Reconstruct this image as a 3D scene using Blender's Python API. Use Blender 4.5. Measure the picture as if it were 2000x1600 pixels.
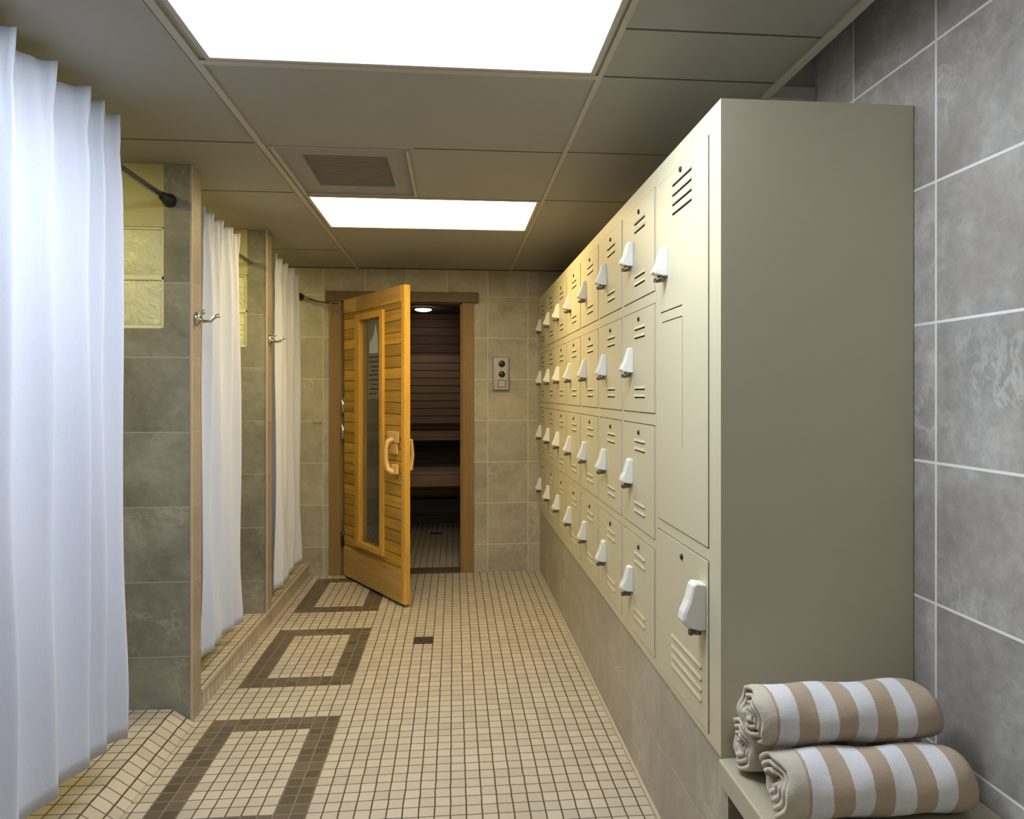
import bpy, bmesh, math, random
from mathutils import Vector, Matrix
random.seed(7)
PI = math.pi
S = bpy.context.scene
for o in list(bpy.data.objects): bpy.data.objects.remove(o)
col = S.collection

# ------------------------------------------------------------------ camera, world, exposure
cam_d = bpy.data.cameras.new('camera'); cam = bpy.data.objects.new('camera', cam_d); col.objects.link(cam)
cam_d.sensor_width = 36; cam_d.lens = 24.0; cam_d.shift_y = -0.016
cam_d.clip_start = .02
cam.location = (0, 0, 1.30); cam.rotation_euler = (PI/2, 0, -math.radians(4.85))
S.camera = cam
S.view_settings.view_transform = 'Standard'; S.view_settings.look = 'None'
S.view_settings.exposure = 0.0; S.view_settings.gamma = 1.0; S.view_settings.use_curve_mapping = False
w = bpy.data.worlds.new('world'); S.world = w; w.use_nodes = True
w.node_tree.nodes['Background'].inputs[0].default_value = (.5, .55, .7, 1)
w.node_tree.nodes['Background'].inputs[1].default_value = .02
NEAR_L, FAR_L, BACK_FILL_L, SHOWER_L, SAUNA_L = 17.5, 14.5, 2.2, 75.0, 24.0
NEAR_C, FAR_C, BACK_FILL_C = (.84, .925, 1.0), (1.0, .765, .35), (1.0, .82, .56)

# ------------------------------------------------------------------ mesh helpers
class MB:
    def __init__(s): s.v = []; s.f = []; s.m = []; s.sm = []
    def add(s, vs, fs, mat=0, smooth=False):
        b = len(s.v); s.v += [tuple(p) for p in vs]
        for i, f in enumerate(fs):
            s.f.append([b+k for k in f]); s.m.append(mat[i] if isinstance(mat, (list, tuple)) else mat); s.sm.append(smooth)
        return s
    def box(s, x0, x1, y0, y1, z0, z1, mat=0, mx=None, my=None, mz=None):
        vs = [(x, y, z) for z in (z0, z1) for y in (y0, y1) for x in (x0, x1)]
        fs = [(0,2,3,1), (4,5,7,6), (0,1,5,4), (2,6,7,3), (0,4,6,2), (1,3,7,5)]
        a = mat if mz is None else mz; b = mat if my is None else my; c = mat if mx is None else mx
        return s.add(vs, fs, [a, a, b, b, c, c])
    def prism(s, pts, axis, a0, a1, mat=0, smooth=False):
        """pts: 2D outline; axis: 0/1/2 extrusion axis"""
        n = len(pts)
        def P(p, a):
            if axis == 0: return (a, p[0], p[1])
            if axis == 1: return (p[0], a, p[1])
            return (p[0], p[1], a)
        vs = [P(p, a0) for p in pts] + [P(p, a1) for p in pts]
        fs = [list(range(n)), list(range(2*n-1, n-1, -1))] + [(i, (i+1) % n, n+(i+1) % n, n+i) for i in range(n)]
        return s.add(vs, fs, mat, smooth)
    def tube(s, pts, r, n=12, mat=0, cap=True):
        pts = [Vector(p) for p in pts]; rs = r if isinstance(r, (list, tuple)) else [r]*len(pts)
        vs = []; fs = []; up = None
        for i, p in enumerate(pts):
            t = (pts[min(i+1, len(pts)-1)] - pts[max(i-1, 0)])
            t = t.normalized() if t.length > 1e-9 else Vector((0, 0, 1))
            if up is None: up = t.orthogonal().normalized()
            a = (up - t*up.dot(t)); a = a.normalized() if a.length > 1e-6 else t.orthogonal().normalized(); up = a
            b = t.cross(a)
            for k in range(n):
                an = 2*PI*k/n; vs.append(p + (a*math.cos(an) + b*math.sin(an))*rs[i])
        for i in range(len(pts)-1):
            for k in range(n):
                fs.append((i*n+k, i*n+(k+1) % n, (i+1)*n+(k+1) % n, (i+1)*n+k))
        if cap: fs.append(list(range(n))[::-1]); fs.append([(len(pts)-1)*n+k for k in range(n)])
        return s.add(vs, fs, mat, True)
    def build(s, name, mats, parent=None, loc=(0, 0, 0), rot=(0, 0, 0), bevel=0, seg=2):
        me = bpy.data.meshes.new(name); me.from_pydata(s.v, [], s.f)
        for m in (mats if isinstance(mats, (list, tuple)) else [mats]): me.materials.append(m)
        for i, p in enumerate(me.polygons): p.material_index = s.m[i]; p.use_smooth = s.sm[i]
        bm = bmesh.new(); bm.from_mesh(me); bmesh.ops.recalc_face_normals(bm, faces=bm.faces); bm.to_mesh(me); bm.free()
        o = bpy.data.objects.new(name, me); col.objects.link(o)
        o.location = loc; o.rotation_euler = rot
        if parent: o.parent = parent
        if bevel:
            b = o.modifiers.new('bevel', 'BEVEL'); b.width = bevel; b.segments = seg; b.limit_method = 'ANGLE'; b.angle_limit = .6
        return o
def tag(o, label=None, cat=None, group=None, kind=None):
    if label: o['label'] = label
    if cat: o['category'] = cat
    if group: o['group'] = group
    if kind: o['kind'] = kind
    return o
def empty(name, loc, rz=0):
    o = bpy.data.objects.new(name, None); col.objects.link(o); o.location = loc; o.rotation_euler = (0, 0, rz)
    o.empty_display_size = .1
    return o
def copy_tree(o, parent=None):
    c = o.copy(); col.objects.link(c)
    if parent: c.parent = parent
    for ch in list(o.children): copy_tree(ch, c)
    return c
def struct(name, mb, mats, **k):
    return tag(mb.build(name, mats, **k), kind='structure')

# ------------------------------------------------------------------ node helpers
class NT:
    def __init__(s, name):
        s.mat = bpy.data.materials.new(name); s.mat.use_nodes = True; s.t = s.mat.node_tree
        s.n = s.t.nodes; s.b = s.n['Principled BSDF']; s.l = s.t.links
    def put(s, sock, v):
        if isinstance(v, bpy.types.NodeSocket): s.l.new(v, sock)
        elif isinstance(v, (tuple, list)) and len(v) == 3 and sock.type == 'RGBA': sock.default_value = (*v, 1)
        else: sock.default_value = v
    def math(s, op, a, b=None, c=None):
        n = s.n.new('ShaderNodeMath'); n.operation = op; s.put(n.inputs[0], a)
        if b is not None: s.put(n.inputs[1], b)
        if c is not None: s.put(n.inputs[2], c)
        return n.outputs[0]
    def pos(s, local=False):
        if local: o = s.n.new('ShaderNodeTexCoord').outputs['Object']
        else: o = s.n.new('ShaderNodeNewGeometry').outputs['Position']
        x = s.n.new('ShaderNodeSeparateXYZ'); s.l.new(o, x.inputs[0]); return o, x.outputs
    def noise(s, vec, scale, detail=4, rough=.55, dist=0, out='Fac'):
        n = s.n.new('ShaderNodeTexNoise'); s.put(n.inputs['Vector'], vec); n.inputs['Scale'].default_value = scale
        n.inputs['Detail'].default_value = detail; n.inputs['Roughness'].default_value = rough; n.inputs['Distortion'].default_value = dist
        return n.outputs[0] if out == 'Fac' else n.outputs[1]
    def mix(s, f, a, b):
        n = s.n.new('ShaderNodeMix'); n.data_type = 'RGBA'; s.put(n.inputs[0], f); s.put(n.inputs[6], a); s.put(n.inputs[7], b)
        return n.outputs[2]
    def ramp(s, f, stops):
        n = s.n.new('ShaderNodeValToRGB'); s.put(n.inputs[0], f); e = n.color_ramp.elements
        while len(e) < len(stops): e.new(.5)
        for i, (p, c) in enumerate(stops): e[i].position = p; e[i].color = (*c, 1) if len(c) == 3 else c
        return n.outputs[0]
    def mapr(s, f, a, b, c=0., d=1.):
        n = s.n.new('ShaderNodeMapRange'); s.put(n.inputs[0], f)
        for i, v in enumerate((a, b, c, d)): n.inputs[1+i].default_value = v
        return n.outputs[0]
    def comb(s, x, y, z):
        n = s.n.new('ShaderNodeCombineXYZ'); s.put(n.inputs[0], x); s.put(n.inputs[1], y); s.put(n.inputs[2], z); return n.outputs[0]
    def scalev(s, v, sc):
        n = s.n.new('ShaderNodeMapping'); s.put(n.inputs[0], v); n.inputs['Scale'].default_value = sc; return n.outputs[0]
    def white(s, v):
        n = s.n.new('ShaderNodeTexWhiteNoise'); s.put(n.inputs[0], v); return n.outputs[0]
    def bump(s, h, st=.3, d=.002):
        n = s.n.new('ShaderNodeBump'); s.put(n.inputs['Height'], h); n.inputs['Strength'].default_value = st; n.inputs['Distance'].default_value = d
        s.l.new(n.outputs[0], s.b.inputs['Normal'])
    def fin(s, color=None, rough=.5, metal=0, spec=None):
        if color is not None: s.put(s.b.inputs['Base Color'], color)
        s.put(s.b.inputs['Roughness'], rough); s.put(s.b.inputs['Metallic'], metal)
        if spec is not None: s.b.inputs['Specular IOR Level'].default_value = spec
        return s.mat
def simple(name, c, rough=.5, metal=0, var=.06, scale=30, spec=None, bump=0):
    t = NT(name); p, x = t.pos(True); f = t.noise(p, scale)
    c2 = tuple(max(0, k*(1-2*var)) for k in c)
    if bump: t.bump(f, bump, .001)
    return t.fin(t.mix(f, c2, c), rough, metal, spec)
def emit(name, c, st):
    t = NT(name); e = t.n.new('ShaderNodeEmission'); e.inputs[0].default_value = (*c, 1); e.inputs[1].default_value = st
    t.l.new(e.outputs[0], t.n['Material Output'].inputs[0]); return t.mat

def tile_mat(name, ua, va, pu, pv, ou, ov, cols, grout, gw=.004, rough=.42, tint=.08, veins=.5, scale=1.0, groutmix=1.0, fw=.3, patch=None):
    """stone wall tile in a stacked grid on the world plane (ua,va)"""
    t = NT(name); p, X = t.pos()
    u = t.math('DIVIDE', t.math('SUBTRACT', X[ua], ou), pu); v = t.math('DIVIDE', t.math('SUBTRACT', X[va], ov), pv)
    iu = t.math('FLOOR', u); iv = t.math('FLOOR', v)
    fu = t.math('ABSOLUTE', t.math('SUBTRACT', t.math('FRACT', u), .5)); fv = t.math('ABSOLUTE', t.math('SUBTRACT', t.math('FRACT', v), .5))
    gu = t.math('GREATER_THAN', fu, .5-gw/pu/2) if ua is not None else 0
    gv = t.math('GREATER_THAN', fv, .5-gw/pv/2)
    g = t.math('MULTIPLY', t.math('MAXIMUM', gu, gv), groutmix)
    rnd = t.white(t.comb(iu, iv, 3.7)); rnd2 = t.white(t.comb(iv, iu, 9.1))
    off = t.comb(t.math('MULTIPLY', rnd, 17.), t.math('MULTIPLY', rnd2, 23.), t.math('MULTIPLY', rnd, 5.))
    n = t.n.new('ShaderNodeVectorMath'); n.operation = 'ADD'; t.l.new(p, n.inputs[0]); t.l.new(off, n.inputs[1]); q = n.outputs[0]
    big = t.noise(q, 3.2*scale, 6, .62, .6); fine = t.noise(q, 26*scale, 5, .7, .3)
    vein = t.math('ABSOLUTE', t.math('SUBTRACT', t.noise(q, 4.0*scale, 6, .65, .35), .5))
    veinm = t.math('MULTIPLY', t.mapr(vein, 0, .022, 1, 0), t.math('MULTIPLY', t.mapr(t.noise(q, 2.5, 2), .52, .66), veins))
    f = t.math('ADD', t.math('MULTIPLY', big, 1-fw), t.math('MULTIPLY', fine, fw))
    c = t.ramp(f, [(.34, cols[0]), (.5, cols[1]), (.66, cols[2])])
    c = t.mix(veinm, c, tuple(min(1, k*1.55) for k in cols[2]))
    if patch: c = t.mix(t.mapr(t.noise(q, 2.3, 4, .6, .5), .45, .70, 0, .6), c, patch)
    hs = t.n.new('ShaderNodeHueSaturation'); t.put(hs.inputs['Color'], c)
    t.put(hs.inputs['Value'], t.mapr(rnd, 0, 1, 1-tint, 1+tint)); c = hs.outputs[0]
    c = t.mix(g, c, grout)
    t.bump(t.math('SUBTRACT', t.math('MULTIPLY', fine, .4), t.math('MULTIPLY', g, 1.2)), .35, .0015)
    return t.fin(c, t.math('ADD', rough, t.math('MULTIPLY', g, .3)))

SL = [(.185, .172, .145), (.275, .258, .222), (.39, .37, .325)]
M = {}
M['wall_r'] = tile_mat('slate_tile_right', 1, 2, .323, .3215, 1.471, .4975, [(.29,.28,.268), (.455,.44,.43), (.68,.665,.66)], (.97,.97,.97), .0062, veins=.35, fw=.42, patch=(.36,.32,.26))
M['wall_b'] = tile_mat('stone_tile_back', 0, 2, .294, .30, .245, .50, [(.32,.29,.235), (.43,.395,.32), (.53,.49,.40)], (.68,.63,.50), .005, tint=.05, veins=.4)
M['pier_f'] = tile_mat('slate_tile_pier', 0, 2, .60, .294, -1.029, .264, SL, (.46,.44,.40), .0035, veins=.4)
M['pier_s'] = tile_mat('jamb_tile_warm_lit', 1, 2, .60, .294, 2.5, .264, [(.30,.245,.20), (.37,.31,.255), (.43,.37,.31)], (.52,.45,.36), .0035, tint=.03, veins=.2)  # jamb tile; the warm light on this face is put into its beige
M['plinth'] = tile_mat('stone_tile_plinth', 1, 2, .323, .3215, 1.394, -.10, [(.31,.285,.24), (.38,.355,.30), (.46,.43,.37)], (.54,.50,.46), .003, tint=.04, veins=.5)
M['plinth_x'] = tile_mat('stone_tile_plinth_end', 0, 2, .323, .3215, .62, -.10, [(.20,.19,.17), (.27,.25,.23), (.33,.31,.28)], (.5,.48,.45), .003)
M['stall'] = tile_mat('stone_tile_stall', 1, 2, .294, .294, 2.5, .264, SL, (.50,.48,.42), .004)

def mosaic(name, flat=True):
    t = NT(name); p, X = t.pos(); P = .0493
    wob = t.noise(p, 14, 3, out='Col'); ws = t.n.new('ShaderNodeSeparateXYZ'); t.l.new(wob, ws.inputs[0])
    x = t.math('ADD', X[0], t.math('MULTIPLY', t.math('SUBTRACT', ws.outputs[0], .5), .006))
    y = t.math('ADD', X[1], t.math('MULTIPLY', t.math('SUBTRACT', ws.outputs[1], .5), .006))
    u = t.math('DIVIDE', t.math('SUBTRACT', x, -.455), P); v = t.math('DIVIDE', t.math('SUBTRACT', y, 2.06), P)
    iu = t.math('FLOOR', u); iv = t.math('FLOOR', v)
    fu = t.math('ABSOLUTE', t.math('SUBTRACT', t.math('FRACT', u), .5)); fv = t.math('ABSOLUTE', t.math('SUBTRACT', t.math('FRACT', v), .5))
    gu = t.mapr(fu, .5-.058, .5-.036); gv = t.mapr(fv, .5-.054, .5-.034)
    g = t.math('MAXIMUM', gu, t.math('MULTIPLY', gv, .85))
    # dark rectangle outlines: two tiles wide, 10 x 15 tiles, every 21 rows
    rv = t.math('FLOORED_MODULO', iv, 21.); 
    def inside(a, lo, hi): return t.math('MULTIPLY', t.math('GREATER_THAN', a, lo-.5), t.math('LESS_THAN', a, hi+.5))
    outer = t.math('MULTIPLY', inside(iu, -10, -1), inside(rv, 0, 14)); inner = t.math('MULTIPLY', inside(iu, -8, -3), inside(rv, 2, 12))
    d = t.math('MULTIPLY', t.math('SUBTRACT', outer, inner), t.math('LESS_THAN', X[1], 4.93))
    if not flat: d = 0.0
    rnd = t.white(t.comb(iu, iv, 1.3)); n2 = t.noise(p, 60, 3)
    lightc = t.mix(t.math('ADD', t.math('MULTIPLY', rnd, .7), t.math('MULTIPLY', n2, .3)), (.445,.394,.33), (.58,.518,.445))
    darkc = t.mix(rnd, (.088,.068,.048), (.14,.11,.08))
    c = t.mix(d, lightc, darkc)
    gc = t.mix(d, (.065,.052,.040), (.21,.18,.14))
    c = t.mix(g, c, gc)
    t.bump(t.math('SUBTRACT', t.math('MULTIPLY', n2, .15), g), .5, .0015)
    return t.fin(c, t.math('ADD', t.math('MULTIPLY', g, .3), t.mapr(n2, .3, .7, .30, .45)))
M['floor'] = mosaic('floor_mosaic'); M['curbtile'] = mosaic('threshold_mosaic', False)

def paint(name, c, rough=.6, b=.05, scale=180):
    t = NT(name); p, x = t.pos(True); n = t.noise(p, scale, 3); big = t.noise(p, 1.7, 3)
    t.bump(n, b, .0008)
    return t.fin(t.mix(big, tuple(k*.95 for k in c), c), rough)
M['ceil'] = paint('ceiling_tile_paint', (.365,.355,.315), .75, .12, 240)
M['tbar'] = paint('ceiling_grid_paint', (.48,.455,.40), .5)
M['seam'] = paint('ceiling_seam', (.12,.10,.08), .8)
M['lock'] = paint('locker_enamel', (.59,.55,.405), .5, .10, 420)
M['dark'] = simple('dark_recess', (.025,.022,.02), .7)
M['white'] = simple('white_plastic', (.80,.79,.76), .3, var=.02)
M['chrome'] = simple('chrome', (.72,.72,.72), .16, 1, var=.05)
M['brass'] = simple('dull_nickel', (.20,.175,.14), .35, .9, var=.1)
M['black'] = simple('black_enamel', (.018,.018,.02), .35)
M['bench'] = paint('bench_enamel', (.46,.425,.33), .42, .08, 300)
M['yell'] = paint('stall_paint', (.58,.53,.30), .6)
M['mortar'] = simple('glass_block_mortar', (.82,.80,.56), .6)
M['plate'] = simple('switch_plate_plastic', (.52,.46,.33), .45)
M['steel'] = simple('panel_steel', (.46,.44,.42), .35, .7)
M['trimlight'] = simple('edge_trim', (.52,.46,.38), .4)
M['outside'] = paint('plain_wall', (.42,.41,.40), .7)

def wood(name, c1, c2, axis_len=2, plank=None, groove=(.05,.03,.01), rough=.5, pa=2, gw=.05, wob=.006, ps=1., local=True):
    """grain runs along axis_len; optional plank grooves along axis pa"""
    t = NT(name); p, X = t.pos(local)
    sc = [22, 22, 22]; sc[axis_len] = 1.6
    q = t.scalev(p, tuple(sc)); g1 = t.noise(q, 1.0, 6, .65, .8); q2 = t.scalev(p, tuple(k*4 for k in sc)); g2 = t.noise(q2, 1.0, 4, .6)
    f = t.math('ADD', t.math('MULTIPLY', g1, .75), t.math('MULTIPLY', g2, .25))
    c = t.ramp(f, [(.33, c1), (.62, c2)])
    h = t.math('MULTIPLY', f, .4)
    if plank:
        z = t.math('ADD', X[pa], t.math('MULTIPLY', t.math('SUBTRACT', t.noise(p, 5, 2), .5), wob))
        u = t.math('DIVIDE', z, plank); i = t.math('FLOOR', u)
        fr = t.math('ABSOLUTE', t.math('SUBTRACT', t.math('FRACT', u), .5)); g = t.mapr(fr, .5-gw, .5-gw*.4)
        r = t.white(t.comb(i, 2.2, 5.))
        hs = t.n.new('ShaderNodeHueSaturation'); t.put(hs.inputs['Color'], c); t.put(hs.inputs['Value'], t.mapr(r, 0, 1, .78, 1.15)); c = hs.outputs[0]
        c = t.mix(g, c, groove); h = t.math('SUBTRACT', h, t.math('MULTIPLY', g, 2.))
    t.bump(h, .4, .002)
    return t.fin(c, rough)
M['door'] = wood('sauna_door_planks', (.30,.165,.022), (.58,.34,.05), 0, .072, (.10,.05,.01), .45, 2, .06)
M['doortrim'] = wood('sauna_door_trim', (.56,.29,.04), (.74,.42,.075), 2, None, rough=.42)
M['doorrail'] = wood('sauna_door_rail', (.40,.23,.06), (.56,.36,.12), 0, None, rough=.5)
M['casing'] = wood('door_casing_wood', (.23,.135,.045), (.31,.19,.07), 2, None, rough=.5)
M['casingh'] = wood('door_header_wood', (.10,.062,.028), (.16,.10,.045), 0, None, rough=.5)
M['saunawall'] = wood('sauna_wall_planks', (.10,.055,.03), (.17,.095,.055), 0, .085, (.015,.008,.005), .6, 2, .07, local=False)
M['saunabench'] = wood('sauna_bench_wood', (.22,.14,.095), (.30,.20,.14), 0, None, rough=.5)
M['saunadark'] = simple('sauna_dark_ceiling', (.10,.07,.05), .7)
M['cedarh'] = wood('door_handle_wood', (.58,.36,.13), (.72,.48,.2), 2, None, rough=.4)

def curtain_mat():
    t = NT('curtain_cloth'); p, X = t.pos(True)
    n = t.noise(p, 320, 3, .6); n2 = t.noise(t.scalev(p, (6, 6, 2.2)), 2.5, 4, .6, .5)
    t.bump(t.math('ADD', t.math('MULTIPLY', n, .35), t.math('MULTIPLY', n2, 1.6)), .30, .004)
    t.fin(t.mix(n, (.74,.785,.94), (.80,.84,.975)), .8)
    tr = t.n.new('ShaderNodeBsdfTranslucent'); tr.inputs[0].default_value = (.80,.78,.76,1)
    m = t.n.new('ShaderNodeMixShader'); m.inputs[0].default_value = .18
    t.l.new(t.b.outputs[0], m.inputs[1]); t.l.new(tr.outputs[0], m.inputs[2]); t.l.new(m.outputs[0], t.n['Material Output'].inputs[0])
    return t.mat
M['curtain'] = curtain_mat()
def towel_mat():
    t = NT('striped_towel'); p, X = t.pos(True)
    edge = t.math('MULTIPLY', t.math('SUBTRACT', t.noise(p, 60, 2), .5), .004)
    x = t.math('ADD', X[0], edge)
    u = t.math('DIVIDE', t.math('SUBTRACT', x, .048), .084)
    st = t.math('MULTIPLY', t.math('LESS_THAN', t.math('FRACT', u), .5), t.math('MULTIPLY', t.math('LESS_THAN', x, .376), t.math('GREATER_THAN', x, .048)))
    n = t.noise(p, 380, 3, .7); n3 = t.noise(p, 70, 3, .6)
    tan = t.mix(n, (.50,.38,.27), (.64,.51,.385)); wh = t.mix(n, (.84,.84,.87), (.95,.95,.98)); cream = t.mix(n, (.66,.59,.49), (.80,.75,.66))
    c = t.mix(st, tan, wh); c = t.mix(t.math('MULTIPLY', t.math('LESS_THAN', x, .042), .85), c, cream)
    t.bump(t.math('ADD', n, t.math('MULTIPLY', n3, .8)), .8, .004)
    t.b.inputs['Sheen Weight'].default_value = .25
    return t.fin(c, .95, 0, .1)
M['towel'] = towel_mat()
def glassblock():
    t = NT('glass_block'); p, X = t.pos()
    n = t.noise(p, 9, 3, .6, 2.2)
    t.bump(n, 1.0, .02)
    t.fin((.88,.86,.60), .12); t.b.inputs['Transmission Weight'].default_value = .22; t.b.inputs['IOR'].default_value = 1.3
    return t.mat
M['gblock'] = glassblock()
def glass():
    t = NT('door_glass'); t.fin((.55,.6,.58), .02); t.b.inputs['Transmission Weight'].default_value = .92; t.b.inputs['IOR'].default_value = 1.45
    return t.mat
M['glass'] = glass()
def notice_mat():
    return simple('notice_paper', (.42,.45,.47), .5, var=.02)
M['near_lamp'] = emit('near_lamp_glow', NEAR_C, NEAR_L)
M['far_lamp'] = emit('far_lamp_glow', FAR_C, FAR_L)
M['back_fill'] = emit('back_fill_glow', BACK_FILL_C, BACK_FILL_L)
M['side_fill'] = emit('side_fill_glow', (.97,.96,1.0), 3.8)
M['shower_lamp'] = emit('shower_lamp_glow', (1.0, .86, .30), SHOWER_L)
M['sauna_lamp'] = emit('sauna_lamp_glow', (1.0,.86,.70), SAUNA_L)

# ------------------------------------------------------------------ room shell
ZC = 2.20; XW = 1.096; YB = 4.97; XL = -2.05; Y0 = -1.7; XP = -1.03; XF = .62
struct('floor', MB().box(XL-.1, 1.25, Y0-.1, 6.98, -.12, 0), M['floor'])
struct('wall_right', MB().box(XW, XW+.12, Y0-.1, YB+.12, 0, 2.62, 0), M['wall_r'])
# back wall with the sauna opening (x -.80...067, z 0..1.955)
b = MB(); b.box(XL, -.80, YB, YB+.13, 0, ZC); b.box(.067, XW, YB, YB+.13, 0, ZC); b.box(-.80, .067, YB, YB+.13, 1.955, ZC)
struct('wall_back', b, M['wall_b'])
struct('wall_left', MB().box(XL-.12, XL, Y0, YB+.12, 0, ZC), M['stall'])
struct('wall_front', MB().box(XL, XW, Y0-.12, Y0, 0, 2.62), M['outside'])
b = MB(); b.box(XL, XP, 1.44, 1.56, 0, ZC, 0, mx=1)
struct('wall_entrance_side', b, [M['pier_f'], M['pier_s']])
# ceiling: slab with openings for the two troffers, the vent, the gap beside the right wall and two added lamps
XA, XB_ = -.69, .41
TR = [(-.665, .397, 1.30, 1.897), (-.673, .403, 3.165, 3.757)]       # troffer apertures x0,x1,y0,y1
VT = (-.672, -.165, 2.545, 3.145)
BK = (-.665, .397, -.55, .05)
def slab_with_holes(x0, x1, y0, y1, z0, z1, holes):
    xs = sorted({x0, x1, *[h[0] for h in holes], *[h[1] for h in holes]}); ys = sorted({y0, y1, *[h[2] for h in holes], *[h[3] for h in holes]})
    mb = MB()
    for i in range(len(xs)-1):
        for j in range(len(ys)-1):
            cx, cy = (xs[i]+xs[i+1])/2, (ys[j]+ys[j+1])/2
            if any(h[0] < cx < h[1] and h[2] < cy < h[3] for h in holes): continue
            mb.box(xs[i], xs[i+1], ys[j], ys[j+1], z0, z1)
    return mb
struct('ceiling', slab_with_holes(XL, .945, Y0, YB, ZC, ZC+.03, [TR[0], TR[1], VT, BK, (.43, .945, -1.2, 1.25)]), M['ceil'])  # last opening is added, out of view, to let the side fill through
b = MB(); b.box(XL, XW, Y0, YB, 2.60, 2.63); struct('ceiling_above', b, M['outside'])
b = MB(); b.box(.935, XW, 2.00, 2.03, ZC+.0, 2.60); b.box(.945, XW, 2.03, YB, ZC, ZC+.03); struct('ceiling_edge_return', b, M['ceil'])
b = MB(); b.box(.925, .95, 1.25, 2.0, ZC-.012, ZC+.035); b.box(.925, XW, 1.985, 2.005, ZC-.012, ZC+.03)
struct('trim_1', b, M['tbar'], bevel=.004)
# T bars along the corridor
b = MB(); b.box(XA-.014, XA+.008, Y0, YB, ZC-.006, ZC); b.box(XA-.019, XA-.014, Y0, YB, ZC-.003, ZC, 1); struct('trim_2', b, [M['tbar'], M['seam']])
b = MB(); b.box(XB_-.006, XB_+.010, Y0, YB, ZC-.005, ZC); struct('trim_3', b, M['tbar'])
# crosswise seams of the ceiling tiles
b = MB()
for y in (2.522, 3.132, 4.37): b.box(XL, XA-.026, y-.003, y+.003, ZC-.0015, ZC)
for y in (1.655, 1.91, 2.522, 3.16): b.box(XB_+.010, .925, y-.0025, y+.0025, ZC-.0015, ZC)
b.box(-.15, XB_-.006, 2.528, 2.533, ZC-.0015, ZC)
struct('trim_4', b, M['seam'])
b = MB(); b.box(XA+.008, XB_-.006, 1.897, 1.922, ZC-.006, ZC); struct('trim_5', b, M['tbar'])
b = MB(); b.box(XL, XW, YB-.006, YB, ZC-.008, ZC, 0); struct('trim_6', b, M['seam'])

# ------------------------------------------------------------------ ceiling fixtures
def troffer(rect, lampmat, label, group=None):
    x0, x1, y0, y1 = rect; e = empty('ceiling_light', ((x0+x1)/2, (y0+y1)/2, ZC)); hx, hy = (x1-x0)/2-.001, (y1-y0)/2-.001
    tag(e, label, 'ceiling light', group)
    f = MB(); t = .016
    for a in ((-hx, hx, -hy, -hy+t), (-hx, hx, hy-t, hy), (-hx, -hx+t, -hy+t, hy-t), (hx-t, hx, -hy+t, hy-t)): f.box(*a, -.006, .028)
    f.build('frame', M['tbar'], e, bevel=.002)
    MB().box(-hx+t, hx-t, -hy+t, hy-t, .0, .010).build('diffuser', lampmat, e)
    h = MB(); h.box(-hx, hx, -hy, hy, .028, .09); h.build('housing', M['steel'], e)
troffer(TR[0], M['near_lamp'], 'large bright cool-white ceiling light panel nearest the camera', 'ceiling light panels')
troffer(TR[1], M['far_lamp'], 'smaller-looking warm bright ceiling light panel beyond the air vent', 'ceiling light panels')
troffer(BK, M['back_fill'], 'warm ceiling light panel added out of view behind the camera as fill', 'ceiling light panels')  # added fill panel, never in view
troffer((.50, 1.00, .15, .85), M['side_fill'], 'cool-white ceiling light panel in the raised ceiling, added out of view to light the right wall', 'ceiling light panels')  # added unseen panel that brightens the gap, right wall and towels
bpy.context.view_layer.update(); [setattr(o, 'location', (o.location.x, o.location.y, 2.50)) for o in bpy.data.objects if o.get('label', '').startswith('cool-white ceiling light panel in the raised')]
e = empty('ceiling_vent', ((VT[0]+VT[1])/2, (VT[2]+VT[3])/2, ZC)); tag(e, 'grey square air return vent in the ceiling beside the far light panel', 'ceiling vent')
hx, hy = (VT[1]-VT[0])/2-.001, (VT[3]-VT[2])/2-.001
f = MB(); t = .014
f.box(-hx, -hx+t, -hy, hy, -.007, .025); f.box(hx-t, hx, -hy, hy, -.007, .025); f.box(-hx+t, hx-t, -hy, -hy+.006, -.004, .025); f.box(-hx+t, hx-t, hy-.006, hy, -.004, .025)
f.build('frame', M['tbar'], e, bevel=.002)
g = MB(); ax, ay = hx-t, hy-.006; ix, iy = ax*.66, ay*.64
g.add([(-ax,-ay,.006), (ax,-ay,.006), (ax,ay,.006), (-ax,ay,.006), (-ix-.004,-iy-.004,.007), (ix+.004,-iy-.004,.007), (ix+.004,iy+.004,.007), (-ix-.004,iy+.004,.007),
       (-ix,-iy,.030), (ix,-iy,.030), (ix,iy,.030), (-ix,iy,.030)], [(0,1,5,4), (1,2,6,5), (2,3,7,6), (3,0,4,7), (4,5,9,8), (5,6,10,9), (6,7,11,10), (7,4,8,11), (8,9,10,11)])
g.build('pan', simple('vent_face', (.33,.32,.31), .6), e)
g = MB()
for k in range(13):
    yy = -iy + (k+.5)*2*iy/13; g.box(-ix, ix, yy-.012, yy+.012, .016, .020)
g.build('louvre', simple('vent_louvre', (.19,.18,.17), .6), e)

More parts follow.
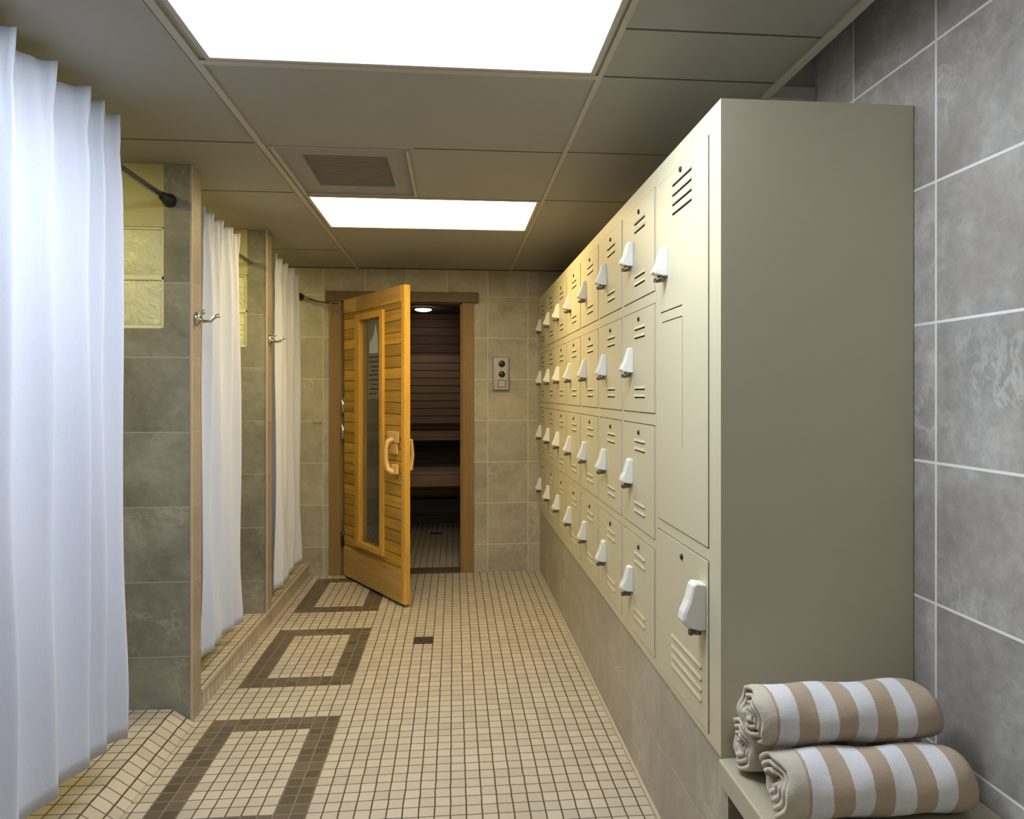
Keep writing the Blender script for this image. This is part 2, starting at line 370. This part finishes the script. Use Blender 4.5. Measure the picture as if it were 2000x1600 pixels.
# ------------------------------------------------------------------ shower piers, glass block windows, curb
def pier(name, y0, y1, zf, n):
    b = MB(); xg = -1.135
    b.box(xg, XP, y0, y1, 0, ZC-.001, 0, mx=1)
    b.box(XL, xg, y0, y1, 0, 1.553, 0)
    b.box(XL, -1.76, y0, y1, 1.553, ZC-.001, 0)
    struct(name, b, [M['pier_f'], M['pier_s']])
    struct('trim_%d' % (n), MB().box(XP-.006, XP+.004, y0-.004, y0+.005, 0, ZC-.001), M['trimlight'], bevel=.002)
    # painted panel over the glass blocks
    struct('wall_over_blocks', MB().box(-1.76, xg, y0+.0, y1-.005, 1.952, ZC-.001), M['yell'])
    win = empty('window_%d' % (n-6), (xg, y0, 1.553)); win['kind'] = 'structure'
    bs = .199; g = MB(); t = .009
    g.box(-3*bs-.026, 0, .02, .055, 0, .399, 0)
    for k in range(4): g.box(-k*bs-t if k else -.012, -k*bs+ (t if k else 0), .004, .02, 0, .399)
    for zz in (0, .1995, .399):
        g.box(-3*bs-.026, 0, .004, .02, max(0, zz-t), min(.399, zz+t))
    g.build('mortar_grid', M['mortar'], win, bevel=.003)
    for i in range(3):
        for j in range(2):
            bx = MB(); N = 10; x0, x1 = -(i+1)*bs+t, -i*bs-(t if i else .012); z0, z1 = j*.1995+t, (j+1)*.1995-t
            vs = []; fs = []
            for a in range(N+1):
                for c in range(N+1):
                    u, v = a/N, c/N
                    e_ = min(1, 6*min(u, 1-u))*min(1, 6*min(v, 1-v))
                    wav = .0035*math.sin(9*u+2.3*i+j)*math.cos(7*v+1.7*j)
                    vs.append((x0+(x1-x0)*u, .012-(.010+wav)*e_, z0+(z1-z0)*v))
            for a in range(N):
                for c in range(N): fs.append((a*(N+1)+c, (a+1)*(N+1)+c, (a+1)*(N+1)+c+1, a*(N+1)+c+1))
            bx.add(vs, fs, 0, True); bx.build('glass_block', M['gblock'], win)
pier('wall_pier_near', 2.785, 2.885, 0, 7)
pier('wall_pier_far', 3.87, 3.975, 0, 8)
# curb along stalls two and three
b = MB()
b.box(-1.175, XP, 2.885, 3.87, 0, .085); b.box(-1.175, XP, 3.975, YB, 0, .085)
struct('trim_9', b, M['curbtile'], bevel=.006)
# sloped mosaic threshold of the first stall
b = MB(); b.prism([(-1.36,0), (XP+.02,0), (-1.10,.062), (-1.36,.066)], 1, 1.56, 2.785)
struct('trim_10', b, M['curbtile'], bevel=.01, seg=3)
b = MB(); b.box(XP-.004, XP+.006, 2.885, YB, .070, .089); struct('trim_11', b, M['trimlight'], bevel=.002)

# ------------------------------------------------------------------ shower curtains
def curtain(y0, y1, nf, ztop, zbot, amp, label, group, seed, spread=0.0, X=-1.062, wl=None):
    rnd = random.Random(seed); e = MB(); NZ, NP = 48, nf*22
    wid = [1+rnd.uniform(-.18, .18) for _ in range(nf)]; wid = wl or wid; tot = sum(wid); cum = [0]
    for k in wid: cum.append(cum[-1]+k/tot)
    am = [amp*(1+rnd.uniform(-.2, .25)) for _ in range(nf+1)]; ph = [rnd.uniform(0, 6) for _ in range(6)]; zb = [rnd.uniform(-.015, .02) for _ in range(nf+1)]
    vs = []; fs = []
    for i in range(NP+1):
        t = i/NP*nf; k = min(int(t), nf-1); f = t-k; a = am[k]*(1-f)+am[k+1]*f
        for j in range(NZ+1):
            v = j/NZ; zt = ztop + .008*math.sin(2*PI*t); zo = zbot + zb[k]*(1-f)+zb[min(k+1, nf)]*f + .016*math.cos(2*PI*t)
            z = zo+(zt-zo)*v
            th = 2*PI*f; yq = t/nf*5; g = 1+.15*(1-v); 
            xx = a*g*math.cos(th) + .006*math.sin(3.1*v*PI+ph[0]+th+2.1*yq)*(1-v*.6)
            # tight pinch at rod height, flare above it
            pin = math.exp(-((z-(ztop-.13))/.05)**2); xx *= 1-.15*pin
            sk = -.28*math.sin(th)
            yl = cum[k]+(cum[k+1]-cum[k])*(f+sk*.30)
            yy = y0+(y1-y0)*yl
            yy += spread*(1-v)*(yl-.5) + .010*math.sin(4.3*v+ph[2]+3*yl)*math.sin(PI*yl)
            wr = .0045*math.sin(17*v+5*yl*7+ph[0])*math.exp(-v*4) + .006*math.exp(-((1-v)*9))*math.sin(5*th+ph[1]+20*v)
            vs.append((xx+wr, yy-(y0+y1)/2, z))
    for i in range(NP):
        for j in range(NZ): fs.append((i*(NZ+1)+j, (i+1)*(NZ+1)+j, (i+1)*(NZ+1)+j+1, i*(NZ+1)+j+1))
    e.add(vs, fs, 0, True)
    o = e.build('shower_curtain', M['curtain'], None, (X, (y0+y1)/2, 0))
    s = o.modifiers.new('cloth', 'SOLIDIFY'); s.thickness = .0022; s.offset = 0
    # a hem line near the bottom is part of the cloth
    return tag(o, label, 'shower curtain', group)
G = 'white shower curtains along the left side'
curtain(1.40, 2.20, 6, 2.162, .228, .034, 'large bluish-white shower curtain in the left foreground', G, 3, .03, wl=[.15,.15,.16,.145,.095,.10])
curtain(2.93, 3.405, 4, 2.075, .165, .024, 'white shower curtain between the two tiled piers', G, 11, .06)
curtain(4.02, 4.64, 4, 2.10, .145, .020, 'narrow white shower curtain farthest back, nearest the sauna', G, 5, .02, -1.045)

def rod(y0, y1, z, mat, label, fl, x=-1.118, dx=0):
    e = empty('curtain_rod', (x, y0, z)); tag(e, label, 'curtain rod', 'shower curtain rods')
    L = y1-y0
    MB().tube([(0, .0, 0), (dx, L, 0)], .0125, 14).build('pole', mat, e)
    for s_, yy in ((1, 0), (-1, L)):
        if (s_ > 0 and 0 in fl) or (s_ < 0 and 1 in fl):
            xx = dx if s_ < 0 else 0; MB().tube([(xx, yy, 0), (xx, yy+s_*.010, 0), (xx, yy+s_*.018, 0), (xx, yy+s_*.085, 0)], [.027, .027, .022, .014], 20).build('flange', M['black'], e)
rod(1.56, 2.784, 2.055, M['chrome'], 'dark curtain rod of the near stall ending on the near pier', (0, 1), -1.118, .006)
rod(2.886, 3.869, 2.018, M['chrome'], 'chrome curtain rod ending on the far pier', (0,))
rod(3.976, YB-.001, 1.985, M['black'], 'curtain rod of the farthest stall ending on the back wall', (0, 1), -1.09)
# shower lights and heads inside the stalls (behind the curtains)
for k, y in enumerate((2.20, 3.38, 4.50)):
    e = empty('shower_ceiling_light', (-1.62, y, ZC-.001)); tag(e, ['round yellowish shower light in the near stall ceiling', 'round yellowish shower light in the middle stall ceiling', 'round yellowish shower light in the farthest stall ceiling'][k], 'ceiling light', 'round shower lights')
    MB().tube([(0,0,0), (0,0,-.012)], .105, 28).build('rim', M['white'], e)
    MB().tube([(0,0,-.0125), (0,0,-.02)], [.09,.08], 28).build('lens', M['shower_lamp'], e)

# robe hooks
def hook(y, label):
    e = empty('robe_hook', (XP+.0005, y, 1.60)); tag(e, label, 'robe hook', 'chrome robe hooks on the tiled piers')
    MB().tube([(0,0,0), (.006,0,0), (.012,0,0), (.018,0,0)], [.028,.028,.022,.010], 20).build('base', M['chrome'], e)
    a = MB(); a.tube([(.012,0,0), (.03,0,-.012), (.055,0,-.010), (.072,0,.006), (.088,0,.012)], [.009,.008,.0075,.007,.009], 10)
    a.tube([(.012,0,.004), (.026,0,.022), (.030,0,.034)], [.008,.007,.009], 10)
    a.build('arm', M['chrome'], e)
hook(2.835, 'chrome double robe hook on the near pier beside the large curtain')
hook(3.925, 'chrome robe hook on the far pier, further from the camera')

# ------------------------------------------------------------------ sauna room
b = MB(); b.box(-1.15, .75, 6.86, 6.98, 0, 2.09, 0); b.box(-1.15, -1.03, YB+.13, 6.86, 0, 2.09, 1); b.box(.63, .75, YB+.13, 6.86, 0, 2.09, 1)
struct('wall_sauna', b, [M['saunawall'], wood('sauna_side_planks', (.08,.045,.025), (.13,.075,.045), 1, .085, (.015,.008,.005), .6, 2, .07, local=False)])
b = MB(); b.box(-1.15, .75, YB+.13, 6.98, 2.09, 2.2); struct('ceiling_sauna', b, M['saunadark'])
e = empty('sauna_ceiling_light', (-.285, 6.38, 2.0895)); tag(e, 'small round bright light on the dark sauna ceiling', 'ceiling light')
MB().tube([(0,0,0), (0,0,-.012)], .082, 24).build('rim', M['black'], e)
MB().tube([(0,0,-.0121), (0,0,-.02), (0,0,-.028)], [.076,.074,.05], 24).build('lens', M['sauna_lamp'], e)
ub = None
def bench_sauna(name, y0, y1, z, label, rows, face):
    global ub
    e = empty(name, (0, y0, z)); ub = ub or e; tag(e, label, 'sauna bench', 'tiered sauna benches')
    for k in range(rows):
        w_ = (y1-y0)/rows; MB().box(-1.028, .628, k*w_+.004, (k+1)*w_-.008, -.028, 0).build('slat', M['saunabench'], e, bevel=.003)
    MB().box(-1.028, .628, .0, .024, -.028-face, -.030).build('front_rail', M['saunabench'], e, bevel=.003)
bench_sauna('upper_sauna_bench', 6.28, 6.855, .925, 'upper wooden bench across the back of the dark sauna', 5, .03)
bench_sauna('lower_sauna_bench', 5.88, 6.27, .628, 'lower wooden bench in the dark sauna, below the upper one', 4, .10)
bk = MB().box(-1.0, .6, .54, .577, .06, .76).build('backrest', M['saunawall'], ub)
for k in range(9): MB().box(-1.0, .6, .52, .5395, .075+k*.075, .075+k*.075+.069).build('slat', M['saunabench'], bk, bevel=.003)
tag(MB().box(-.62, .62, 6.82, 6.858, .12, .245).build('kick_board', simple('bluish_board', (.20,.20,.22), .5), None, bevel=.004), 'grey-blue board along the sauna floor under the benches', 'board')

# ------------------------------------------------------------------ sauna doorway and door
b = MB(); b.box(.060, .142, YB-.022, YB-.001, 0, 1.953); b.box(-.885, -.803, YB-.022, YB-.001, 0, 1.953)
b.box(.045, .0665, YB-.001, YB+.13, 0, 1.95); b.box(-.7995, -.785, YB-.001, YB+.13, 0, 1.95)
struct('trim_12', b, M['casing'], bevel=.003)
b = MB(); b.box(-.91, .178, YB-.030, YB-.001, 1.9535, 2.028); b.box(-.785, .045, YB-.001, YB+.13, 1.946, 1.9545)
struct('trim_13', b, M['casingh'], bevel=.003)
struct('trim_14', MB().box(-.785, .045, YB-.02, YB+.13, 0, .006), M['saunadark'])

DW = .905; DH = 1.940
door = empty('door_1', (-.785, 4.925, .018), math.atan2(-.843, .538))
tag(door, 'half-open golden wooden plank sauna door with a tall narrow window', 'door', kind='structure')
def dslab(name, s0, s1, z0, z1, y0, y1, mat, bev=.003, par=door):
    return MB().box(s0, s1, y0, y1, z0, z1).build(name, mat, par, bevel=bev)
T = .040
W0, W1, WZ0, WZ1 = .225, .640, .245, 1.815
leaf = MB(); leaf.box(.018, W0+.03, .002, T-.002, 0, DH); leaf.box(W1-.03, DW-.042, .002, T-.002, 0, DH)
leaf.box(W0+.03, W1-.03, .002, T-.002, 0, WZ0+.03); leaf.box(W0+.03, W1-.03, .002, T-.002, WZ1-.03, DH)
leaf.build('door_panel', M['door'], door)
dslab('edge_board', DW-.042, DW, 0, DH, -.001, T, M['doortrim'])
dslab('top_rail', .02, DW-.043, DH-.10, DH-.001, -.004, .0015, M['doorrail'], .001)
dslab('bottom_rail', .02, DW-.043, .001, .20, -.004, .0015, M['doorrail'], .001)
wf = MB(); k = .045
wf.box(W0, W0+k+.02, -.016, T+.008, WZ0, WZ1); wf.box(W1-k, W1, -.016, T+.008, WZ0, WZ1); wf.box(W0+k+.02, W1-k, -.016, T+.008, WZ0, WZ0+.035); wf.box(W0+k+.02, W1-k, -.016, T+.008, WZ1-.042, WZ1)
wfo = wf.build('window_frame', M['doortrim'], door, bevel=.003)
gl = dslab('glass_pane', W0+k+.015, W1-k+.005, WZ0+.03, WZ1-.037, .017, .023, M['glass'], 0, wfo)
# notice on the glass: pale sheet with a bluish picture and rows of dark lettering
nt = MB(); nx0, nx1 = .372, .545; 
nt.box(nx0, nx1, .0145, .0165, 1.245, 1.76, 0)
nt.prism([(nx0+.02, 1.545), (nx1-.02, 1.545), (nx1-.03, 1.66), (nx1-.06, 1.735), (nx1-.085, 1.66), (nx0+.03, 1.62)], 1, .0135, .0145, 1)
for i, (z, a, b_) in enumerate([(1.515, 0, 1), (1.485, 0, 1), (1.452, .25, 1), (1.425, .2, .9), (1.398, 0, .95), (1.365, 0, 1), (1.335, .3, .9), (1.305, .1, 1), (1.275, 0, .8)]):
    nt.box(nx0+.015+(nx1-nx0-.03)*a, nx0+.015+(nx1-nx0-.03)*b_, .0135, .0145, z, z+.008, 2)
nt.build('notice', [simple('notice_paper', (.20,.18,.16), .5, var=.04), simple('notice_picture', (.50,.62,.68), .4, var=.1), M['dark']], door)
# handle: back block, D-shaped grip
hd = MB(); hd.box(.70, .845, -.013, -.001, .975, 1.045); hd.box(.735, .83, -.011, -.001, .905, .975)
ho = hd.build('handle_plate', M['cedarh'], door, bevel=.004)
gr = MB(); gr.tube([(.775,-.012,.995), (.775,-.045,.985), (.772,-.055,.94), (.772,-.055,.87), (.785,-.050,.815), (.80,-.034,.80), (.81,-.004,.80)], [.016,.016,.013,.013,.018,.020,.020], 12)
gr.box(.785, .845, -.03, -.004, .785, .845)
gr.build('handle_grip', M['cedarh'], door, bevel=.004)
gi = MB(); gi.tube([(.84, T, 1.0), (.84, T+.04, .99), (.84, T+.05, .90), (.84, T+.04, .81), (.84, T, .80)], .013, 12); gi.build('inner_grip', M['cedarh'], door)
for z, m_ in ((1.14, M['chrome']), (.955, M['chrome']), (.20, M['black'])):
    h = MB(); h.tube([(.000, -.002, z), (.000, -.002, z+.11)], .011, 12); h.box(.002, .0175, -.002, .034, z+.005, z+.105); h.build('hinge', m_, door)

# wall control, switch plate
e = empty('sauna_control_panel', (.339, YB-.001, 1.322)); tag(e, 'small steel sauna control box with two black dials on the back wall', 'control panel')
MB().box(-.058, .058, -.030, 0, 0, .240).build('box', M['steel'], e, bevel=.006)
MB().box(-.034, .040, -.033, -.030, .012, .228).build('face_plate', simple('control_face', (.55,.53,.52), .4), e, bevel=.002)
for z in (.19, .115): MB().tube([(.006,-.033,z), (.006,-.040,z), (.006,-.044,z)], [.024,.023,.018], 20).build('dial', M['black'], e)
w_ = MB(); 
for a in ((-.024,.034,.020,.024), (-.024,.034,.070,.074), (-.024,-.020,.024,.070), (.030,.034,.024,.070)): w_.box(a[0], a[1], -.035, -.033, a[2], a[3])
w_.build('label_window', M['black'], e)
e = empty('switch_plate', (-.972, YB-.001, 1.09)); tag(e, 'cream switch plate low on the back wall beside the farthest curtain', 'switch plate')
MB().box(-.034, .034, -.006, 0, 0, .112).build('plate', M['plate'], e, bevel=.002); MB().box(-.012, .012, -.010, -.006, .035, .077).build('rocker', M['plate'], e, bevel=.002)
# thin bar from the wall bracket to the casing
e = empty('wall_bracket', (-1.02, YB-.001, 1.955)); 
bpy.data.objects.remove(e)
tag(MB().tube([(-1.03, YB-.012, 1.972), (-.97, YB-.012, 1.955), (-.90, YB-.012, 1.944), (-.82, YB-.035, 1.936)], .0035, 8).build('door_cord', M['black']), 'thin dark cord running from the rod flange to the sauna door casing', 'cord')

# floor drains
def drain(x, y, label, wx=.105, wy=.098):
    e = empty('floor_drain', (x, y, 0)); tag(e, label, 'floor drain', 'dark rectangular floor drains')
    f = MB(); f.box(-wx/2, wx/2, -wy/2, -wy/2+.008, .0002, .003); f.box(-wx/2, wx/2, wy/2-.008, wy/2, .0002, .003); f.box(-wx/2, -wx/2+.006, -wy/2+.008, wy/2-.008, .0002, .003); f.box(wx/2-.006, wx/2, -wy/2+.008, wy/2-.008, .0002, .003)
    m = simple('drain_bronze', (.10,.075,.055), .45, .3)
    f.build('rim', m, e); g = MB(); g.box(-wx/2+.006, wx/2-.006, -wy/2+.008, wy/2-.008, .0002, .0012)
    for k in range(6): yy = -wy/2+.014+k*(wy-.028)/5; g.box(-wx/2+.006, wx/2-.006, yy-.004, yy+.004, .0012, .0026)
    g.build('grate', m, e)
drain(-.160, 3.612, 'small dark rectangular drain in the middle of the corridor floor')
drain(-.163, 6.36, 'small dark drain on the sauna floor', .11, .09)

# ------------------------------------------------------------------ plinth and lockers
b = MB(); b.box(XF+.006, XW, 1.518, YB, 0, .4495, 0, my=1); struct('wall_plinth', b, [M['plinth'], M['plinth_x']])
b = MB(); b.box(XF-.006, XF+.006, 1.518, YB, 0, .012); struct('baseboard_right', b, M['trimlight'], bevel=.003)

def lattice_front(mb, y0, y1, z0, z1, x, pockets, mat=0, pmat=0):
    """front skin on plane x, facing -x, with rectangular pockets (y0,y1,z0,z1,depth,floor material)"""
    ys = sorted({round(v, 5) for v in [y0, y1] + [q for p in pockets for q in p[:2]]}); zs = sorted({round(v, 5) for v in [z0, z1] + [q for p in pockets for q in p[2:4]]})
    for i in range(len(ys)-1):
        for j in range(len(zs)-1):
            cy, cz = (ys[i]+ys[i+1])/2, (zs[j]+zs[j+1])/2
            if any(p[0] < cy < p[1] and p[2] < cz < p[3] for p in pockets): continue
            mb.add([(x, ys[i], zs[j]), (x, ys[i+1], zs[j]), (x, ys[i+1], zs[j+1]), (x, ys[i], zs[j+1])], [(0, 3, 2, 1)], mat)
    for a, b_, c, d, dep, fm in pockets:
        X = x+dep
        mb.add([(x,a,c), (x,b_,c), (x,b_,d), (x,a,d), (X,a,c), (X,b_,c), (X,b_,d), (X,a,d)], [(0,1,5,4), (1,2,6,5), (2,3,7,6), (3,0,4,7), (4,5,6,7)], [fm, fm, fm, fm, fm])
def raw(mb, name, mats, parent, loc=(0,0,0)):
    me = bpy.data.meshes.new(name); me.from_pydata(mb.v, [], mb.f)
    for m in mats: me.materials.append(m)
    for i, p in enumerate(me.polygons): p.material_index = mb.m[i]; p.use_smooth = mb.sm[i]
    bm = bmesh.new(); bm.from_mesh(me); bmesh.ops.remove_doubles(bm, verts=bm.verts, dist=1e-5); bmesh.ops.recalc_face_normals(bm, faces=bm.faces); bm.to_mesh(me); bm.free()
    o = bpy.data.objects.new(name, me); col.objects.link(o); o.parent = parent; o.location = loc
    return o
LH = 1.538; LD = XW-XF-.002
def locker_body(w_, openings, parent):
    mb = MB(); lattice_front(mb, 0, w_, 0, LH, 0, [(a, b_, c, d, .022, 1) for a, b_, c, d in openings])
    mb.add([(0,0,0), (0,w_,0), (0,w_,LH), (0,0,LH), (LD,0,0), (LD,w_,0), (LD,w_,LH), (LD,0,LH)], [(0,1,5,4), (1,2,6,5), (2,3,7,6), (3,0,4,7), (4,5,6,7)])
    return raw(mb, 'cabinet', [M['lock'], M['dark']], parent)
def lock_parts(parent, y, z, s=1.0, tall=False):
    s *= .91
    prof = [(0,.048), (-.012,.050), (-.019,.044), (-.024,.026), (-.033,-.004), (-.044,-.024), (-.047,-.034), (-.040,-.041), (-.016,-.046), (0,-.046)]
    if tall: prof = [(0,.050), (-.022,.053), (-.029,.047), (-.031,.038), (-.037,.015), (-.049,-.012), (-.052,-.028), (-.044,-.042), (-.016,-.050), (0,-.050)]
    hw = .019*s; mb = MB(); n = len(prof); ring = []
    for yy, k in ((-hw, .80), (-hw*.82, 1.0), (hw*.82, 1.0), (hw, .80)):
        ring.append([(px*(.86 if k < 1 else 1.), yy, pz*(.95 if k < 1 else 1.)) for px, pz in prof])
    vs = [p for r in ring for p in r]; fs = [list(range(n)), list(range(4*n-1, 3*n-1, -1))]
    for a in range(3):
        for i in range(n): fs.append((a*n+i, a*n+(i+1) % n, (a+1)*n+(i+1) % n, (a+1)*n+i))
    mb.add([(p[0]*s, p[1], p[2]*s) for p in vs], fs)
    mb.build('lock_cover', M['white'], parent, (-.0025, y, z), bevel=.0015)
    c = MB(); c.tube([(-.015,0,-.044*s), (-.015,0,-.062*s)], .011, 14); c.tube([(-.015,0,-.055*s), (-.030,0,-.058*s)], .008, 12); c.box(-.036, -.030, -.006, .006, -.064*s, -.052*s)
    c.build('lock_cylinder', M['brass'], parent, (-.0025, y, z))
def rivet(parent, y, z):
    MB().tube([(.001,0,0), (-.0035,0,0), (-.005,0,0)], [.0085,.0075,.004], 12).build('rivet_hole', M['black'], parent, (-.0028, y, z))
def locker_door(parent, y0, y1, z0, z1, slots, lock, hole, grooves=(), tall=False, s=1.0):
    g = .0030; a, b_, c, d = y0+g, y1-g, z0+g, z1-g
    mb = MB(); P = [(u0, u1, v, v+.0045, .012, 1) for u0, u1, v in slots] + list(grooves)
    lattice_front(mb, a, b_, c, d, -.0025, P)
    mb.add([(-.0025,a,c), (-.0025,b_,c), (-.0025,b_,d), (-.0025,a,d), (.017,a,c), (.017,b_,c), (.017,b_,d), (.017,a,d)], [(0,1,5,4), (1,2,6,5), (2,3,7,6), (3,0,4,7), (4,5,6,7)])
    for u0, u1, v in slots: mb.prism([(-.0025, v+.0045), (-.0060, v+.0050), (-.0025, v+.014)], 1, u0-.002, u1+.002)
    o = raw(mb, 'door', [M['lock'], M['dark']], parent)
    lock_parts(o, lock[0], lock[1], s, tall)
    if hole: rivet(o, *hole)
    return o
# wide end locker
e = empty('wide_locker', (XF, 1.545, .45)); tag(e, 'wide beige metal end locker nearest the camera with two tall doors and a plain side', 'locker', 'beige metal lockers')
y0, y1 = .072, .492
locker_body(.507, [(y0, y1, .470, 1.480), (y0, y1, .018, .440)], e)
locker_door(e, y0, y1, .470, 1.480, [(.19, .345, v) for v in (1.433, 1.405, 1.378, 1.352)] , (.405, 1.232), (.275, 1.462),
            grooves=[(.262, .264, .700, 1.060, .004, 1), (.264, .440, 1.058, 1.061, .004, 1), (.264, .455, 1.088, 1.0915, .004, 1)])
locker_door(e, y0, y1, .018, .440, [(.12, .35, v) for v in (.155, .125, .098, .072)], (.108, .322), (.265, .405), tall=True, s=1.25)
# narrow four-door lockers
WN = .4155; tiers = [(1.165, 1.490), (.785, 1.130), (.395, .750), (.030, .365)]
n0 = empty('narrow_locker', (XF, 2.0535, .45))
a, b_ = .012, WN-.014
locker_body(WN-.001, [(a, b_, c, d) for c, d in tiers], n0)
for c, d in tiers:
    mid = (c+d)/2
    locker_door(n0, a, b_, c, d, [(.12, .245, d-.068), (.12, .245, d-.096), (.12, .245, c+.075), (.12, .245, c+.048)], (.285, mid+.005), (.192, d-.032))
tag(n0, 'narrow four-door beige locker standing directly beside the wide end locker', 'locker', 'beige metal lockers')
words = ['second narrow four-door locker counting away from the wide end locker', 'third narrow four-door locker counting away from the wide end locker', 'middle one of the seven narrow four-door lockers, three more on either side',
         'third narrow four-door locker counting from the tiled back wall', 'second narrow four-door locker counting from the tiled back wall', 'last narrow four-door locker, standing against the tiled back wall']
for k in range(6):
    c = copy_tree(n0); c.location.y = 2.0535+(k+1)*WN; c['label'] = words[k]

# ------------------------------------------------------------------ bench with towels
e = empty('wall_bench', (XF-.008, .35, .395)); tag(e, 'beige shelf-like bench beside the wide locker holding the rolled towels', 'bench')
MB().box(0, XW-XF+.006, 0, 1.192, 0, .055).build('seat', M['bench'], e, bevel=.004)
MB().box(.04, XW-XF+.006, .10, .13, -.393, -.001).build('support', M['bench'], e, bevel=.002)
MB().box(XW-XF-.03, XW-XF+.006, .13, 1.16, -.06, -.001).build('wall_rail', M['bench'], e)

def towel(loc, rz, R, squash, L, turns, seed, label, roll=0, xo=0):
    rnd = random.Random(seed); n = int(turns*26); th = .0088; NX = 26
    path = []
    a0 = roll
    r0 = .012
    for i in range(n+1):
        t = i/n; ang = a0+t*turns*2*PI; r = r0+(R-th*.6-r0)*t
        r *= 1+.06*math.sin(3*ang+seed)*(1-t)+.03*math.sin(2*ang+1.3*seed)*(1-t)
        path.append((r*math.cos(ang)*squash[0], r*math.sin(ang)*squash[1], ang, t))
    vs = []; ring = []
    def half(i, s):
        y, z, ang, t = path[i]; d = th*s*(.98 if 0 < i < n else .4); return (y+d*math.cos(ang), z+d*math.sin(ang))
    outl = [half(i, .5) for i in range(n+1)] + [half(i, -.5) for i in range(n, -1, -1)]
    tt = [path[i][3] for i in range(n+1)] + [path[i][3] for i in range(n, -1, -1)]; aa = [path[i][2] for i in range(n+1)]+[path[i][2] for i in range(n, -1, -1)]
    K = len(outl); jit = [rnd.uniform(0, 6.28) for _ in range(6)]
    for j in range(NX+1):
        u = j/NX
        for q in range(K):
            y, z = outl[q]; t = tt[q]; an = aa[q]
            x = u*L
            endl = math.exp(-u*22); endr = math.exp(-(1-u)*22)
            x += endl*(.006*math.sin(2*an+jit[0]) + .004*math.sin(5*an+jit[1])-.004*(1-t)) - endr*(.010*math.sin(an+jit[2])+.012*(1-t))
            bul = 1 - .06*math.exp(-u*40) - .13*math.exp(-(1-u)*26) + .012*math.sin(9*u+jit[3])
            lump = .0022*math.sin(14*u+3*an+jit[4])
            rr = math.hypot(y, z)+1e-6
            vs.append((x+xo, y*bul+lump*y/rr, z*bul+lump*z/rr))
    fs = []
    for j in range(NX):
        for q in range(K): fs.append((j*K+q, j*K+(q+1) % K, (j+1)*K+(q+1) % K, (j+1)*K+q))
    for q in range(n):   # end caps as strips
        a_, b2 = q, q+1; c_, d_ = K-2-q, K-1-q
        fs.append((a_, b2, c_, d_)); base = NX*K; fs.append((base+d_, base+c_, base+b2, base+a_))
    mb = MB(); mb.add(vs, fs, 0, True)
    o = mb.build('rolled_towel', M['towel'], None, loc, (0, 0, rz))
    return tag(o, label, 'rolled towel', 'striped rolled towels on the bench')
towel((.640, 1.478, .5135), -.02, .0665, (.92, .97), .38, 3.3, 4, 'rolled tan and white striped towel at the back, mostly hidden below the top one', 1.0)
towel((.640, 1.322, .5185), -.01, .071, (.98, .965), .385, 3.4, 9, 'rolled tan and white striped towel lying in front on the bench', 2.2)
towel((.612, 1.400, .6215), .0, .070, (1.0, .91), .390, 3.2, 2, 'rolled tan and white striped towel resting on top of the other two', -1.9-3.2*2*PI, .014)
